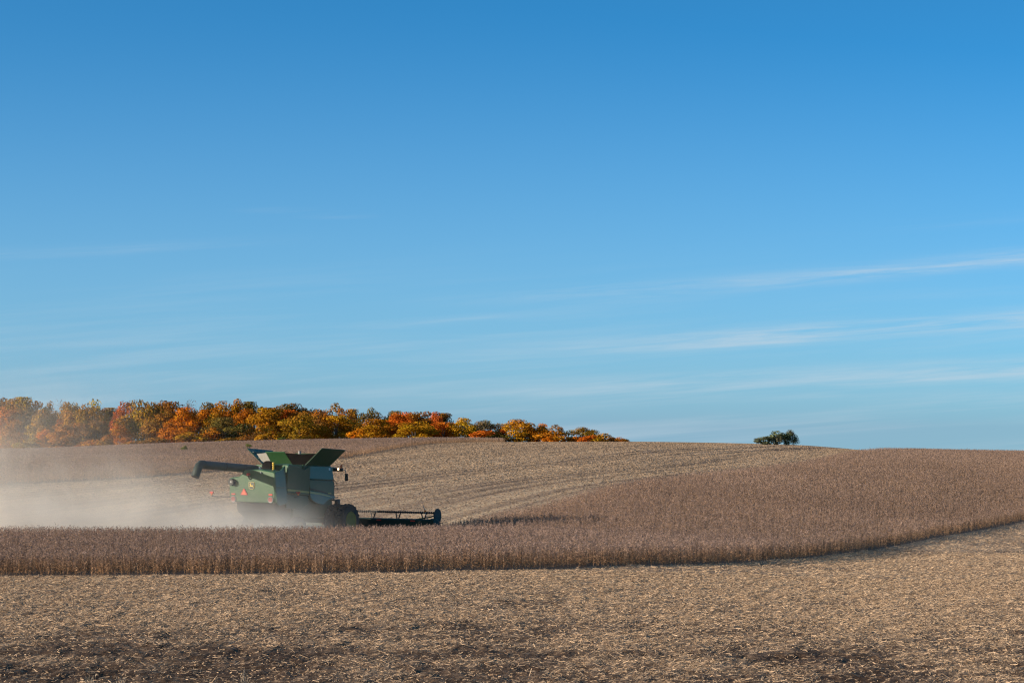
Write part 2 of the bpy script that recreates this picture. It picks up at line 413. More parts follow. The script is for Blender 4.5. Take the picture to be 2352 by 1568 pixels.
# ------------------------------------------------------------------ straw and chaff on the near field
def residue():
    parts = []
    for (y0, y1, dn, ls) in ((37, 50, 950, .95), (50, 60, 680, 1.05), (60, 80, 440, 1.2), (80, 120, 130, 1.6), (120, 185, 40, 2.2)):
        x, y = scatter(lambda b: 0 * b, lambda b: Yf(b) - .05, -200, 2620, y0, y1, lambda q: dn + 0 * q, 420000)
        c = straw_cover(x, y); k = rng.random(len(x)) < np.clip(c * 1.7 - .25, .10, 1); x, y, c = x[k], y[k], c[k]
        n = len(x); 
        lump = (fbm(x * 3.0, y * 2.0, 3, 21, .65) - .5) * .125 + (fbm(x * .45, y * .35, 2, 31) - .5) * .07 - np.clip(.45 - c, 0, 1) * .08
        z = zt(x, y) + lump * np.clip((200 - y) / 80, 0, 1) + .004 + .03 * rng.random(n)
        L = np.exp(rng.normal(-2.55, .55, n)) * ls; L = np.where(rng.random(n) < .04, L * 2.2, L); L = np.clip(L, .02, .45)
        a = rng.normal(.15, .9, n)
        d = np.stack([np.cos(a), np.sin(a), rng.normal(.05, .28, n)], 1); d = unit(d)
        w = rng.normal(size=(n, 3)); w[:, 2] += 1.2; side = unit(np.cross(d, w))
        wd = (.0022 + .0040 * rng.random(n) ** 2) * (1 + .5 * (ls - 1)) 
        leafy = rng.random(n) < .22; wd = np.where(leafy, wd * 2.2, wd); L = np.where(leafy, L * .5, L)
        P = np.stack([x, y, z], 1)
        v, f = quads(P, d * (L * .5)[:, None], side * wd[:, None])
        r = rng.random(n); val = .56 + .54 * rng.random(n) ** 1.3; val = np.where(leafy, val * .75, val)
        t = np.stack([.55 + .06 * r, .384 + .05 * r, .246 + .05 * r], 1) * val[:, None]
        dark = rng.random(n) < .18
        t = np.where(dark[:, None], t * np.array([.36, .32, .30]), t)
        parts.append((v, f, t))
    # stubble tufts of the far slope
    x, y = scatter(lambda b: np.where(b < 1040, 118 + 0 * b, Yb(b)), lambda b: np.where(b < 1150, np.minimum(Yf2(b), 420), 420), -100, 2120, 112, 420, lambda q: 30 - 15 * np.clip((q - 112) / 190, 0, 1), 800000)
    c = far_cover(x, y); r_ = x - xedge(np.clip(y, 100, 400)); ct = 6.0 * np.sin((y - 250) / 55.0)
    tr = sum(np.exp(-((r_ - q - ct) / .8) ** 2) for q in (-31, -28.2, -23.5, -20.8)) * np.clip((y - 235) / 35, 0, 1)
    k = rng.random(len(x)) < np.clip(c * 1.5 - .12, .08, 1) * (1 - .92 * np.clip(tr, 0, 1)); x, y, c = x[k], y[k], c[k]; n = len(x)
    sc_ = np.clip(y / 150, 1, 1.5); a = rng.random(n) * math.pi
    hd_ = np.stack([np.cos(a), np.sin(a), 0 * a], 1); upv = unit(np.stack([rng.normal(0, .7, n), rng.normal(0, .7, n), .35 + rng.random(n)], 1))
    hl = (.008 + .013 * rng.random(n)) * sc_; P = np.stack([x, y, zt(x, y) + hl * .8], 1)
    v, f = quads(P, hd_ * ((.025 + .05 * rng.random(n)) * sc_)[:, None], upv * hl[:, None])
    r = rng.random(n); val = (.37 + .18 * rng.random(n)) * (.62 + .60 * c)
    parts.append((v, f, np.stack([.47 + .06 * r, .338 + .05 * r, .236 + .04 * r], 1) * val[:, None]))
    Vs, Fs, Ts = [], [], []; off = 0
    for v, f, t in parts: Vs.append(v); Fs.append(f + off); Ts.append(t); off += len(v)
    o = link('straw_residue', np_mesh('straw_residue', np.concatenate(Vs), np.concatenate(Fs), M['straw'], np.concatenate(Ts)))
    tag(o, 'chopped pale straw and chaff scattered over the harvested ground', 'straw', kind='stuff')
residue()

# ------------------------------------------------------------------ trees
def tapered(path, r0, r1, sides=6):
    n = len(path); V, F = [], []
    for i, p in enumerate(path):
        d = (path[min(i + 1, n - 1)] - path[max(i - 1, 0)]); d = d / np.linalg.norm(d)
        u = np.cross(d, [0.3, 1, .1]); u /= np.linalg.norm(u); w = np.cross(d, u); r = r0 + (r1 - r0) * i / (n - 1)
        for k in range(sides):
            t = 2 * math.pi * k / sides; V.append(p + (u * math.cos(t) + w * math.sin(t)) * r)
    for i in range(n - 1):
        for k in range(sides):
            a = i * sides + k; b = i * sides + (k + 1) % sides; F.append((a, b, b + sides, a + sides))
    return np.array(V), np.array(F)

def tree_mesh(seed, kind):
    """unit tree: height 1, crown about 1 wide; returns (crown mesh, trunk mesh)"""
    global rng
    keep = rng; rng = np.random.default_rng(seed)
    nl, leafs, lo, fill, lr = dict(dense=(34, 5200, .02, .8, .15), airy=(20, 1900, .28, .9, .125), bare=(16, 420, .25, .9, .14), bush=(12, 1500, .0, .8, .24), shrub=(30, 2000, .0, .9, .115))[kind]
    cs = []
    while len(cs) < nl:
        p = rng.uniform(-1, 1, 3)
        r = np.linalg.norm(p)
        if r > 1 or r < .35: continue
        zz = lo + .06 + (1 - lo - .12) * (p[2] * .5 + .5)
        wz = (1 - .45 * max(0, p[2])) * (.85 if p[2] < -.5 else 1)
        cs.append((p[0] * .40 * wz, p[1] * .40 * wz, zz))
    cs = np.array(cs); rad = lr * rng.uniform(.65, 1.25, nl); hue = rng.normal(0, 1, nl)
    which = rng.choice(nl, leafs, p=(rad**2) / (rad**2).sum())
    d = rnd_dir(leafs, .15); rr = rng.random(leafs) ** .33
    P = cs[which] + d * (rad[which] * rr)[:, None] * np.array([1.05, 1.05, .82])
    P[:, 2] = np.clip(P[:, 2], .01, 1.0)
    nrm = unit(d + rng.normal(size=(leafs, 3)) * .55)
    u = unit(np.cross(nrm, rnd_dir(leafs))); w = np.cross(nrm, u)
    s = dict(dense=.0165, airy=.0165, bare=.010, bush=.034, shrub=.020)[kind] * rng.uniform(.6, 1.4, leafs)
    P[:, :2] /= 2 * np.percentile(np.abs(P[:, :2]), 96); P[:, 2] = (P[:, 2] - np.percentile(P[:, 2], .5)) / (np.percentile(P[:, 2], 99.7) - np.percentile(P[:, 2], .5)) * (1 - lo * .5) + lo * .5
    V, F = quads(P, u * s[:, None], w * (s * .8)[:, None])
    v = (.84 + .32 * rng.random(leafs)) * (1 + .10 * hue[which])
    hh = hue[which] * .16 + rng.normal(size=leafs) * .05
    T = np.stack([v * (1 - .30 * hh), v * (1 + .50 * hh), v], 1)
    T = np.clip(T, .1, 2.2)
    crown = np_mesh('crown_' + kind, V, F, M['leaf'], T)
    tv, tf, off = [], [], 0
    tops = cs[np.argsort(-cs[:, 2])[: (10 if kind in ('bare', 'airy', 'shrub') else 6)]]
    pts = [np.array([0, 0, -.03]), np.array([rng.normal(0, .012), rng.normal(0, .012), lo + .05]), np.array([rng.normal(0, .03), rng.normal(0, .03), .55]), np.array([rng.normal(0, .04), 0, .86])]
    v, f = tapered(pts, .024, .005); tv.append(v); tf.append(f); off += len(v)
    for c in tops:
        b = np.array([0, 0, lo + .1 + .25 * rng.random()]); mid = (b + c) / 2 + np.array([0, 0, .03])
        v, f = tapered([b, mid, c], .010, .003, 5); tv.append(v); tf.append(f + off); off += len(v)
        for _ in range(9 if kind == 'bare' else 3):
            e = c + rnd_dir(1, .5)[0] * rad.mean() * rng.uniform(.7, 1.6); e[2] = min(e[2], 1.02)
            v, f = tapered([mid * .4 + c * .6, (c + e) / 2, e], .0035, .0012, 3); tv.append(v); tf.append(f + off); off += len(v)
    trunk = np_mesh('trunk_' + kind, np.concatenate(tv), np.concatenate(tf), M['bark'], smooth=True)
    rng = keep
    return crown, trunk

TM = {'dense': [tree_mesh(s, 'dense') for s in range(11, 18)], 'airy': [tree_mesh(s, 'airy') for s in (31, 32, 33)],
      'bare': [tree_mesh(s, 'bare') for s in (41, 42)], 'bush': [tree_mesh(s, 'bush') for s in (51, 52, 53)], 'shrub': [tree_mesh(s, 'shrub') for s in (61, 62)]}
PAL = {'orange': (.37,.122,.011), 'bright': (.45,.140,.009), 'gold': (.34,.145,.011), 'yellow': (.37,.180,.012), 'olive': (.255,.135,.013),
       'red': (.36,.082,.016), 'redor': (.41,.098,.011), 'rust': (.265,.110,.017), 'brown': (.190,.090,.020), 'dark': (.120,.073,.016),
       'greygreen': (.150,.110,.026), 'greybrown': (.160,.108,.052), 'green': (.105,.112,.060)}
cnt = [0]
def tree(px, top, width, Y, kind, col, label, group='autumn trees along the far edge of the field', name=None, base=None):
    i = cnt[0]; cnt[0] += 1
    vs = TM[kind]; cr, tr = vs[i % len(vs)]
    x = X(px, Y); zb = zt1(x, Y) if base is None else base
    h = Z(top, Y) - zb; w = width / FPX * Y * (1.42 if kind in ('dense', 'bush') else 1.3) * (1.22 if Y > 590 and kind == 'dense' else 1)
    nm = name or {'dense': 'autumn_tree', 'airy': 'sparse_tree', 'bare': 'bare_tree', 'bush': 'bush', 'shrub': 'shrub'}[kind]
    root = empty(nm, (x, Y, zb), random.uniform(0, 6.28))
    root.scale = (w, w, h)
    tag(root, label, 'bush' if kind == 'bush' else 'tree', group)
    o = link('crown', cr, root); k = .9 + .2 * random.random(); c = PAL[col]; o.color = (c[0] * k, c[1] * k, c[2] * k, 1)
    link('trunk', tr, root)

#  bearing, top, width, distance, kind, colour, label
TREES = [
 # tallest trees at the back, left to right
 (4,917,44,612,'dense','brown','brown hazy tree cut by the left edge of the photo, top row'),
 (24,918,34,606,'dense','olive','narrow olive tree second from the left along the skyline'),
 (50,913,42,604,'dense','olive','tall dusty olive tree, highest top at the far left'),
 (82,921,40,608,'dense','rust','rust brown tree right of the tallest far left top'),
 (112,922,42,612,'airy','rust','thin rust tree with open top in the dusty left part'),
 (140,917,42,616,'bare','greybrown','bare twiggy treetop rising above the dust on the left'),
 (157,925,34,606,'dense','olive','olive tree just right of the bare twiggy top on the left'),
 (182,936,34,612,'dense','brown','low brown treetop in the dip of the left skyline'),
 (212,919,58,604,'airy','olive','open spreading olive tree with gaps of sky, left of the red crown'),
 (252,937,34,612,'dense','brown','low brown treetop between the spreading olive tree and red crown'),
 (285,924,36,592,'dense','red','vivid red crown on the skyline of the left half'),
 (368,922,42,610,'dense','brown','brown treetop right of the big olive yellow tree'),
 (396,923,44,606,'dense','rust','rust orange treetop left of the bare twiggy crown'),
 (428,918,52,612,'bare','greybrown','bare grey twiggy crown above the bright orange tree'),
 (480,926,38,604,'dense','dark','dark olive round treetop right of the bare grey crown'),
 (545,917,28,606,'dense','gold','narrow golden top that is the highest above the combine'),
 (572,923,32,604,'dense','dark','dark round treetop right of the highest golden top'),
 (602,934,42,608,'dense','olive','flat olive treetop left of the dark oak like crown'),
 (640,934,40,612,'dense','olive','olive tree behind the gold one, left of the dark green crown'),
 (668,927,46,610,'dense','dark','dark green brown crown behind the orange red tree'),
 (706,938,34,612,'dense','dark','small dark treetop in the dip right of the orange red tree'),
 (736,942,44,606,'dense','rust','rust brown tree left of the tall feathery crown'),
 (773,926,60,610,'airy','rust','tall feathery rust crown standing out above its neighbours'),
 (808,940,28,608,'dense','rust','narrow rust top between the feathery crown and dark airy crown'),
 (845,937,50,606,'airy','dark','dark airy crown with sky showing through its middle'),
 (880,957,34,612,'dense','brown','low brown treetop right of the dark airy crown'),
 (905,944,38,610,'dense','greygreen','olive grey treetop behind the orange red tree at mid row'),
 (958,946,54,606,'dense','rust','broad copper tree behind the bright yellow gold one'),
 (978,950,28,616,'bare','greybrown','thin bare twigs on the skyline left of the scarlet top'),
 (1001,946,26,600,'dense','red','scarlet pointed top right of the broad copper tree'),
 (1022,949,32,604,'dense','brown','dark red brown crown beside the scarlet pointed top'),
 (1097,967,34,606,'dense','brown','brown treetop right of the bright yellow tree'),
 (1140,968,40,610,'bare','greybrown','bare brown crown behind the grey leafless tree'),
 (1212,970,26,604,'bare','greygreen','thin grey green crown right of the broad gold tree at right'),
 # front row
 (14,936,48,572,'dense','orange','hazy orange tree at the left edge of the photo, front row'),
 (62,948,46,574,'dense','brown','dusty brown tree in front of the tallest left top'),
 (97,940,40,570,'dense','olive','dusty gold olive tree above the small orange tree'),
 (38,968,44,560,'dense','rust','dusty rust tree with trunks showing near the left edge'),
 (130,950,42,574,'dense','brown','dusty brown tree below the bare twiggy top'),
 (152,944,36,566,'dense','gold','dusty golden tree left of the spreading olive tree'),
 (200,940,50,566,'dense','olive','dusty olive gold tree under the spreading open crown'),
 (165,972,50,556,'dense','rust','dusty rust olive tree low in the left row'),
 (225,966,44,562,'dense','brown','dusty brown tree below and left of the red crown'),
 (106,986,30,548,'dense','bright','small glowing orange tree in the dust on the left'),
 (66,1006,40,546,'bush','olive','yellow green bush in the dust near the left edge'),
 (8,1022,28,546,'bush','rust','reddish bush at the far left foot of the trees'),
 (140,1006,40,546,'bush','rust','rust bush right of the small glowing orange tree'),
 (205,1010,36,544,'bush','orange','orange bush at the foot of the dusty olive gold tree'),
 (240,1000,34,544,'bush','rust','rust bush left of the orange tree under the red crown'),
 (330,921,70,576,'dense','olive','big olive yellow tree right of the red crown'),
 (275,976,44,556,'dense','orange','orange tree low in front, below the red crown'),
 (305,1012,36,542,'bush','gold','tan gold bush under the big olive yellow tree'),
 (370,948,58,566,'dense','rust','rust brown tree between the olive yellow and bright orange ones'),
 (350,1004,46,542,'bush','rust','brown bush at the foot of the rust brown tree'),
 (424,936,50,562,'dense','bright','bright orange tree below the bare grey crown'),
 (407,968,56,552,'dense','orange','orange brown tree low in front of the bright orange one'),
 (440,992,42,542,'bush','gold','golden orange bush below the bright orange tree'),
 (390,1008,36,542,'bush','orange','orange bush on the field edge left of the golden orange one'),
 (470,941,36,570,'dense','orange','orange tree below the dark olive round top'),
 (488,950,34,562,'dense','gold','slim golden tree left of the large golden tree'),
 (522,923,58,568,'dense','gold','large golden tree above the grey green one'),
 (520,958,60,548,'dense','greygreen','grey green tree low in front of the large golden tree'),
 (482,982,32,544,'bush','orange','orange bush left of the grey green tree'),
 (525,1005,40,540,'bush','olive','olive brown bush at the foot of the grey green tree'),
 (568,939,50,562,'dense','orange','orange tree left of the wide gold one, above the combine'),
 (618,937,66,560,'dense','gold','wide gold tree with a deep shaded right side'),
 (580,985,44,546,'dense','rust','rust tree low between the orange and wide gold trees'),
 (602,996,18,536,'bush','yellow','little yellow bush on the field edge below the wide gold tree'),
 (660,941,42,564,'dense','redor','orange red tree above the combine'),
 (692,945,52,572,'dense','rust','red brown tree behind the olive gold one over the combine'),
 (690,953,66,548,'dense','olive','olive gold rounded tree in front of the orange red tree'),
 (728,962,40,558,'dense','brown','dark shaded brown tree left of the rounded golden tree'),
 (772,955,70,552,'dense','gold','rounded golden tree below the tall feathery crown'),
 (812,962,40,566,'dense','rust','rust tree right of the rounded golden tree'),
 (824,985,28,540,'bush','bright','small orange bush between two golden trees at mid row'),
 (866,962,60,552,'dense','gold','golden orange tree under the dark airy crown'),
 (920,947,44,558,'dense','redor','orange red tree just right of the middle of the tree row'),
 (952,968,64,546,'dense','yellow','bright yellow gold tree low in front at mid row'),
 (980,962,46,562,'dense','rust','copper tree between the yellow gold and scarlet trees'),
 (1018,970,56,550,'dense','redor','brick red tree in front of the scarlet pointed top'),
 (1056,960,48,552,'dense','yellow','bright yellow tree right of the brick red one'),
 (1125,965,62,560,'airy','greybrown','grey leafless looking tree in the right part of the row'),
 (1104,988,38,540,'bush','redor','low brick red bush below the grey leafless looking tree'),
 (1135,990,50,552,'bush','dark','dark bush at the foot of the grey leafless looking tree'),
 (1153,980,24,556,'bush','red','small scarlet bush left of the broad gold tree at right'),
 (1188,963,62,556,'dense','gold','broad gold tree in the right part of the row'),
 (1215,985,36,556,'dense','brown','brown shaded tree right of the broad gold one'),
 (1238,973,36,556,'dense','bright','orange tree left of the last feathery rust crown'),
 (1278,975,52,562,'airy','rust','last feathery rust crown before the gap in the row'),
 (1272,990,48,550,'bush','orange','orange red undergrowth below the last feathery crown'),
 (1263,1002,24,540,'bush','bright','small orange bush on the crest below the last feathery crown'),
 (1310,1002,20,556,'bush','greygreen','little grey green bush in the gap of the row'),
 (1338,981,46,560,'dense','olive','olive orange tree standing alone right of the gap'),
 (1325,1002,26,550,'bush','orange','orange bush at the foot of the lone olive orange tree'),
 (1350,999,24,545,'bush','redor','orange red bush right of the lone olive orange tree'),
 (1378,995,34,556,'bush','gold','round golden bush third from the right end'),
 (1402,1003,18,556,'bush','rust','tiny rust bush right of the round golden bush'),
 (1412,1004,16,556,'bush','brown','tiny brown bush near the right end of the row'),
 (1424,1004,20,556,'bush','orange','tiny orange bush near the right end of the row'),
 (1440,1007,22,560,'bare','greybrown','bare grey twigs ending the tree row on the right'),
]
for t in TREES: tree(*t)
SG = 'small shrubs on the right crest'
tree(1752, 1002, 24, 349, 'bush', 'green', 'low spreading green shrub, left of the three on the crest', SG, 'shrub')
tree(1782, 990, 30, 350, 'bush', 'green', 'broad dark green shrub, middle of the three on the crest', SG, 'shrub')
tree(1812, 987, 24, 351, 'dense', 'green', 'upright dark green shrub, right of the three on the crest', SG, 'shrub')

# small green weeds
def weed(px, Y, w, h, col, label):
    x = X(px, Y); root = empty('green_weed', (x, Y, zt1(x, Y) + .55), random.uniform(0, 6)); root.scale = (w, w, h)
    tag(root, label, 'weed', 'green weeds standing in the crop')
    o = link('leaves', TM['bush'][cnt[0] % 3][0], root); cnt[0] += 1; o.color = (*col, 1)
weed(646, 470, 1.8, 1.1, (.10,.12,.02), 'green weed clump on the crop crest above the combine')
weed(571, 330, 1.0, .8, (.12,.12,.03), 'faint green weed in the far crop above the tank left flap')
weed(424, 320, 1.1, .9, (.12,.12,.03), 'green weed in the far crop above the auger spout')

# pale dry weed stalks close to the camera
def dry_weed(px, Y, h, label):
    n = 26; r = np.random.default_rng(int(px)); x = X(px, Y)
    a = np.stack([r.normal(0, .05, n), r.normal(0, .05, n), np.zeros(n) - .06], 1); d = np.stack([r.normal(0, .22, n), r.normal(0, .22, n), .5 + .6 * r.random(n)], 1)
    v, f = strips(a, a + d * h * .75, np.stack([np.full(n, .0035), r.normal(0, .002, n), np.zeros(n)], 1))
    c = (a + d * h * (.45 + .3 * r.random((n, 1)))); u = np.stack([r.normal(0, .012, n), r.normal(0, .012, n), r.normal(0, .016, n)], 1)
    v2, f2 = quads(c, u, u[:, [1, 2, 0]] * .4)
    val = (.34 + .3 * r.random(2 * n))[:, None]
    o = link('dry_weed', np_mesh('dry_weed', np.concatenate([v, v2]), np.concatenate([f, f2 + len(v)]), M['straw'], np.array([[.50,.41,.32]]) * val))
    o.location = (x, Y, zt1(x, Y)); tag(o, label, 'weed', 'pale dry weeds at the bottom of the photo')
dry_weed(205, 44.6, .42, 'pale dry weed standing in dark soil, near the bottom left corner')
dry_weed(268, 44.0, .50, 'pale dry weed, second from the left along the bottom edge')
dry_weed(160, 43.6, .30, 'short pale dry weed leftmost along the bottom edge')
dry_weed(562, 45.4, .42, 'pale dry weed standing alone below the combine at the bottom edge')
dry_weed(470, 43.7, .28, 'short pale dry weed left of the lone weed below the combine')

# ------------------------------------------------------------------ combine harvester
TH = math.radians(28)
CO = Vector((-14.84, 114.23, -6.6))
comb = empty('combine_harvester', CO, -TH)
tag(comb, 'green combine harvester seen from behind, cutting soybeans in a cloud of dust', 'combine harvester')

class MB:
    def __init__(s): s.bm = bmesh.new()
    def box(s, x0, x1, y0, y1, z0, z1, rot=None):
        vs = [s.bm.verts.new((x, y, z)) for x in (x0, x1) for y in (y0, y1) for z in (z0, z1)]
        for f in ((0,1,3,2),(4,6,7,5),(0,4,5,1),(2,3,7,6),(0,2,6,4),(1,5,7,3)): s.bm.faces.new([vs[i] for i in f])
        return s
    def prism(s, pts, axis, a, b):
        """outline pts in the two other axes (x:(y,z), y:(x,z), z:(x,y)) extruded a..b"""
        def P(p, t): return {'x': (t, p[0], p[1]), 'y': (p[0], t, p[1]), 'z': (p[0], p[1], t)}[axis]
        A = [s.bm.verts.new(P(p, a)) for p in pts]; B = [s.bm.verts.new(P(p, b)) for p in pts]
        n = len(pts); s.bm.faces.new(A); s.bm.faces.new(B[::-1])
        for i in range(n): s.bm.faces.new((A[i], B[i], B[(i + 1) % n], A[(i + 1) % n]))
        return s
    def slab(s, q, t):
        """quad or polygon q of 3d points with thickness t along its normal"""
        q = [Vector(p) for p in q]; nrm = (q[1] - q[0]).cross(q[2] - q[0]).normalized() * t
        A = [s.bm.verts.new(p) for p in q]; B = [s.bm.verts.new(p + nrm) for p in q]; n = len(q)
        s.bm.faces.new(A); s.bm.faces.new(B[::-1])
        for i in range(n): s.bm.faces.new((A[i], B[i], B[(i + 1) % n], A[(i + 1) % n]))
        return s
    def tube(s, path, r, sides=8, cap=True, r2=None):
        path = [Vector(p) for p in path]; n = len(path); rings = []
        for i, p in enumerate(path):
            d = (path[min(i + 1, n - 1)] - path[max(i - 1, 0)]).normalized()
            u = d.cross(Vector((.31, .2, 1))); u = u.normalized() if u.length > .05 else d.cross(Vector((1, 0, 0))).normalized()
            w = d.cross(u); rr = r if r2 is None else r + (r2 - r) * i / (n - 1)
            rings.append([s.bm.verts.new(p + (u * math.cos(2 * math.pi * k / sides) + w * math.sin(2 * math.pi * k / sides)) * rr) for k in range(sides)])
        for a, b in zip(rings, rings[1:]):
            for k in range(sides): s.bm.faces.new((a[k], a[(k + 1) % sides], b[(k + 1) % sides], b[k]))
        if cap: s.bm.faces.new(rings[0][::-1]); s.bm.faces.new(rings[-1])
        return s
    def lathe(s, prof, centre, axis='x', sides=28):
        """prof: (along axis, radius) list"""
        c = Vector(centre); rings = []
        for a, r in prof:
            ring = []
            for k in range(sides):
                t = 2 * math.pi * k / sides; p = Vector((a, r * math.cos(t), r * math.sin(t)))
                if axis == 'y': p = Vector((p.y, p.x, p.z))
                if axis == 'z': p = Vector((p.y, p.z, p.x))
                ring.append(s.bm.verts.new(c + p))
            rings.append(ring)
        for a, b in zip(rings, rings[1:]):
            for k in range(sides): s.bm.faces.new((a[k], a[(k + 1) % sides], b[(k + 1) % sides], b[k]))
        s.bm.faces.new(rings[0]); s.bm.faces.new(rings[-1][::-1])
        return s
    def shear(s, k, z0):
        for v in s.bm.verts: v.co.x += k * (v.co.z - z0)
        return s
    def build(s, name, mat, parent, bevel=0.0, smooth=True, label=None):
        bmesh.ops.recalc_face_normals(s.bm, faces=s.bm.faces)
        me = bpy.data.meshes.new(name); s.bm.to_mesh(me); s.bm.free(); me.materials.append(mat)
        if smooth:
            me.polygons.foreach_set('use_smooth', [True] * len(me.polygons))
            me.set_sharp_from_angle(angle=math.radians(35))
        o = link(name, me, parent)
        if bevel:
            b = o.modifiers.new('bevel', 'BEVEL'); b.width = bevel; b.segments = 2; b.limit_method = 'ANGLE'; b.harden_normals = False
        if label: o['label'] = label
        return o

# rear hood with the stepped top where the auger lies
hood = [(-1.58,2.30),(-1.66,2.6),(-1.69,3.60),(-1.62,3.67),(-.98,3.76),(-.84,3.86),(-.66,4.08),(-.50,4.15),(0,4.17),(.50,4.16),(1.0,4.09),(1.34,4.05),(1.50,3.98),(1.52,3.80),(1.52,2.60),(1.44,2.24)]
rear = MB().prism(hood, 'y', 0, 1.10).build('rear_hood', M['green'], comb, .05)
MB().prism([(-1.60,2.635),(1.50,2.665),(1.50,2.685),(-1.60,2.655)], 'y', -.012, .02).build('hood_seam', M['green'], rear, label='pale pressed seam across the rear hood')
MB().prism([(-1.64,3.03),(-.2,3.03),(-.2,3.13),(-1.64,3.13)], 'y', -.010, .02).build('hood_rib', M['green'], rear, .008)
# engine deck and rails ahead of the hood
MB().box(-1.30, 1.45, 1.12, 3.0, 2.3, 3.98).build('engine_bay', M['dark_green'], comb)
deck = MB().box(-1.2, 1.42, 1.95, 2.9, 3.98, 4.40).build('engine_deck', M['green'], comb, .02)
MB().tube([(-1.25,2.0,4.3),(-.95,2.0,4.32),(-.6,2.0,4.33)], .035).tube([(-1.2,2.0,4.05),(-1.2,2.0,4.32)], .03).tube([(-.9,2.0,4.0),(-.85,2.0,4.32)], .035).build('deck_rail', M['green'], comb)
MB().lathe([(-.16,.30),(-.10,.33),(.12,.33),(.16,.29),(.17,.10)], (-.10,1.60,4.30), 'y', 24).build('air_intake_screen', M['black_fabric'], comb)
pa = MB()
for k in range(4): pa.lathe([(-.09 + k * .11, .05), (-.05 + k * .11, .085), (.0 + k * .11, .085), (.02 + k * .11, .05)], (.30,1.60,4.20), 'z', 10)
pa.build('yellow_hose_guard', M['yellow'], comb)
MB().lathe([(-.06,.07),(.06,.07)], (-.65,1.6,4.20), 'z', 12).build('filler_cap', M['white'], comb)
# exhaust outlet and small fittings on the rear
ex = MB().lathe([(-.26,.10),(-.26,.185),(-.18,.20),(.02,.21)], (-1.40,0,3.42), 'y', 24).build('exhaust_outlet', M['black'], comb)
MB().lathe([(-.285,.055),(-.255,.06)], (-1.36,0,3.44), 'y', 16).build('exhaust_pipe', M['grey'], ex)
MB().lathe([(-.10,.035),(-.04,.06),(.02,.06)], (.58,0,3.97), 'y', 14).build('rear_camera', M['grey'], comb)
MB().tube([(-.20,-.02,3.60),(-.20,-.16,3.72),(-.20,-.18,3.84)], .035).build('lamp_bracket', M['black'], comb)
MB().lathe([(-.27,.05),(-.26,.085),(-.10,.085)], (-.20,0,3.88), 'y', 14).build('rear_lamp', M['red'], comb)
# crest on the rear: dark rounded shield, yellow rim and a leaping deer
def shield(s, cx, cz):
    pts = [(-.20,.19),(-.08,.215),(.08,.215),(.20,.19),(.215,.0),(.19,-.14),(.10,-.21),(0,-.225),(-.10,-.21),(-.19,-.14),(-.215,0)]
    return [(cx + p[0] * s, cz + p[1] * s) for p in pts]
em = MB().prism(shield(1.0, -.10, 3.24), 'y', -.028, .01).build('emblem', M['stripe'], comb)
MB().prism(shield(.89, -.10, 3.24), 'y', -.034, -.02).build('emblem_field', M['crest'], em)
deer = [(-.13,-.075),(-.06,-.055),(.02,-.055),(.075,-.05),(.12,-.10),(.14,-.125),(.145,-.10),(.12,-.045),(.125,.0),(.10,.02),(.02,.01),(-.02,.04),(-.04,.085),(-.02,.10),(-.01,.13),(-.03,.125),(-.055,.15),(-.065,.12),(-.10,.10),(-.13,.085),(-.11,.07),(-.085,.065),(-.09,.02),(-.10,-.02),(-.135,-.055)]
MB().prism([(-.10 + x, 3.24 + z) for x, z in deer], 'y', -.040, -.030).build('deer', M['yellow'], em, smooth=False)
# slow vehicle triangle, reflectors, tail lamps
sm = MB().prism([(-.85,2.69),(-.40,2.69),(-.38,2.73),(-.59,3.05),(-.66,3.05),(-.87,2.73)], 'y', -.030, .0).build('warning_triangle', M['smv_edge'], comb)
MB().prism([(-.78,2.735),(-.47,2.735),(-.625,2.99)], 'y', -.036, -.02).build('triangle_centre', M['smv'], sm, smooth=False)
for cx in (-1.37, 1.22):
    MB().box(cx - .13, cx + .13, -.03, .0, 2.69, 2.78).build('reflector', M['red'], comb, .01)
    rg = MB().lathe([(-.04,.155),(-.05,.185),(.02,.19)], (cx, 0, 2.46), 'y', 24).build('tail_lamp', M['grey'], comb)
    MB().lathe([(-.055,.10),(-.06,.14),(-.02,.145)], (cx, 0, 2.45), 'y', 24).build('lens', M['tail'], rg)
# extremity lamps on arms
for sx in (-1, 1):
    y0 = .05 if sx < 0 else 1.95
    x1 = -2.95 if sx < 0 else 1.78
    x0 = -1.6 if sx < 0 else 1.50
    arm = MB().tube([(x0, y0, 2.55), (x1, y0, 2.58), (x1, y0, 2.70)], .025).build('marker_arm', M['black'], comb)
    MB().box(x1 - .13, x1 + .13, y0 - .05, y0 + .04, 2.75, 2.86).build('marker_lamp', M['red'], arm, .02)
    MB().lathe([(-.09,.05),(.02,.06)], (x1, y0, 2.74), 'z', 10).build('marker_lens', M['orange'], arm)
# lower rear: straw chopper, axle
MB().prism([(.35,1.75),(.25,2.25),(1.9,2.28),(1.9,1.0),(1.3,1.15)], 'x', -1.35, 1.3).build('straw_chopper', M['rubber'], comb, .03)
MB().box(-1.45, 1.45, 1.9, 2.2, .55, .85).build('rear_axle', M['dark_green'], comb)
# body core and side shields
MB().box(-1.50, 1.46, 1.9, 6.0, 1.25, 4.0).build('body', M['dark_green'], comb, .03)
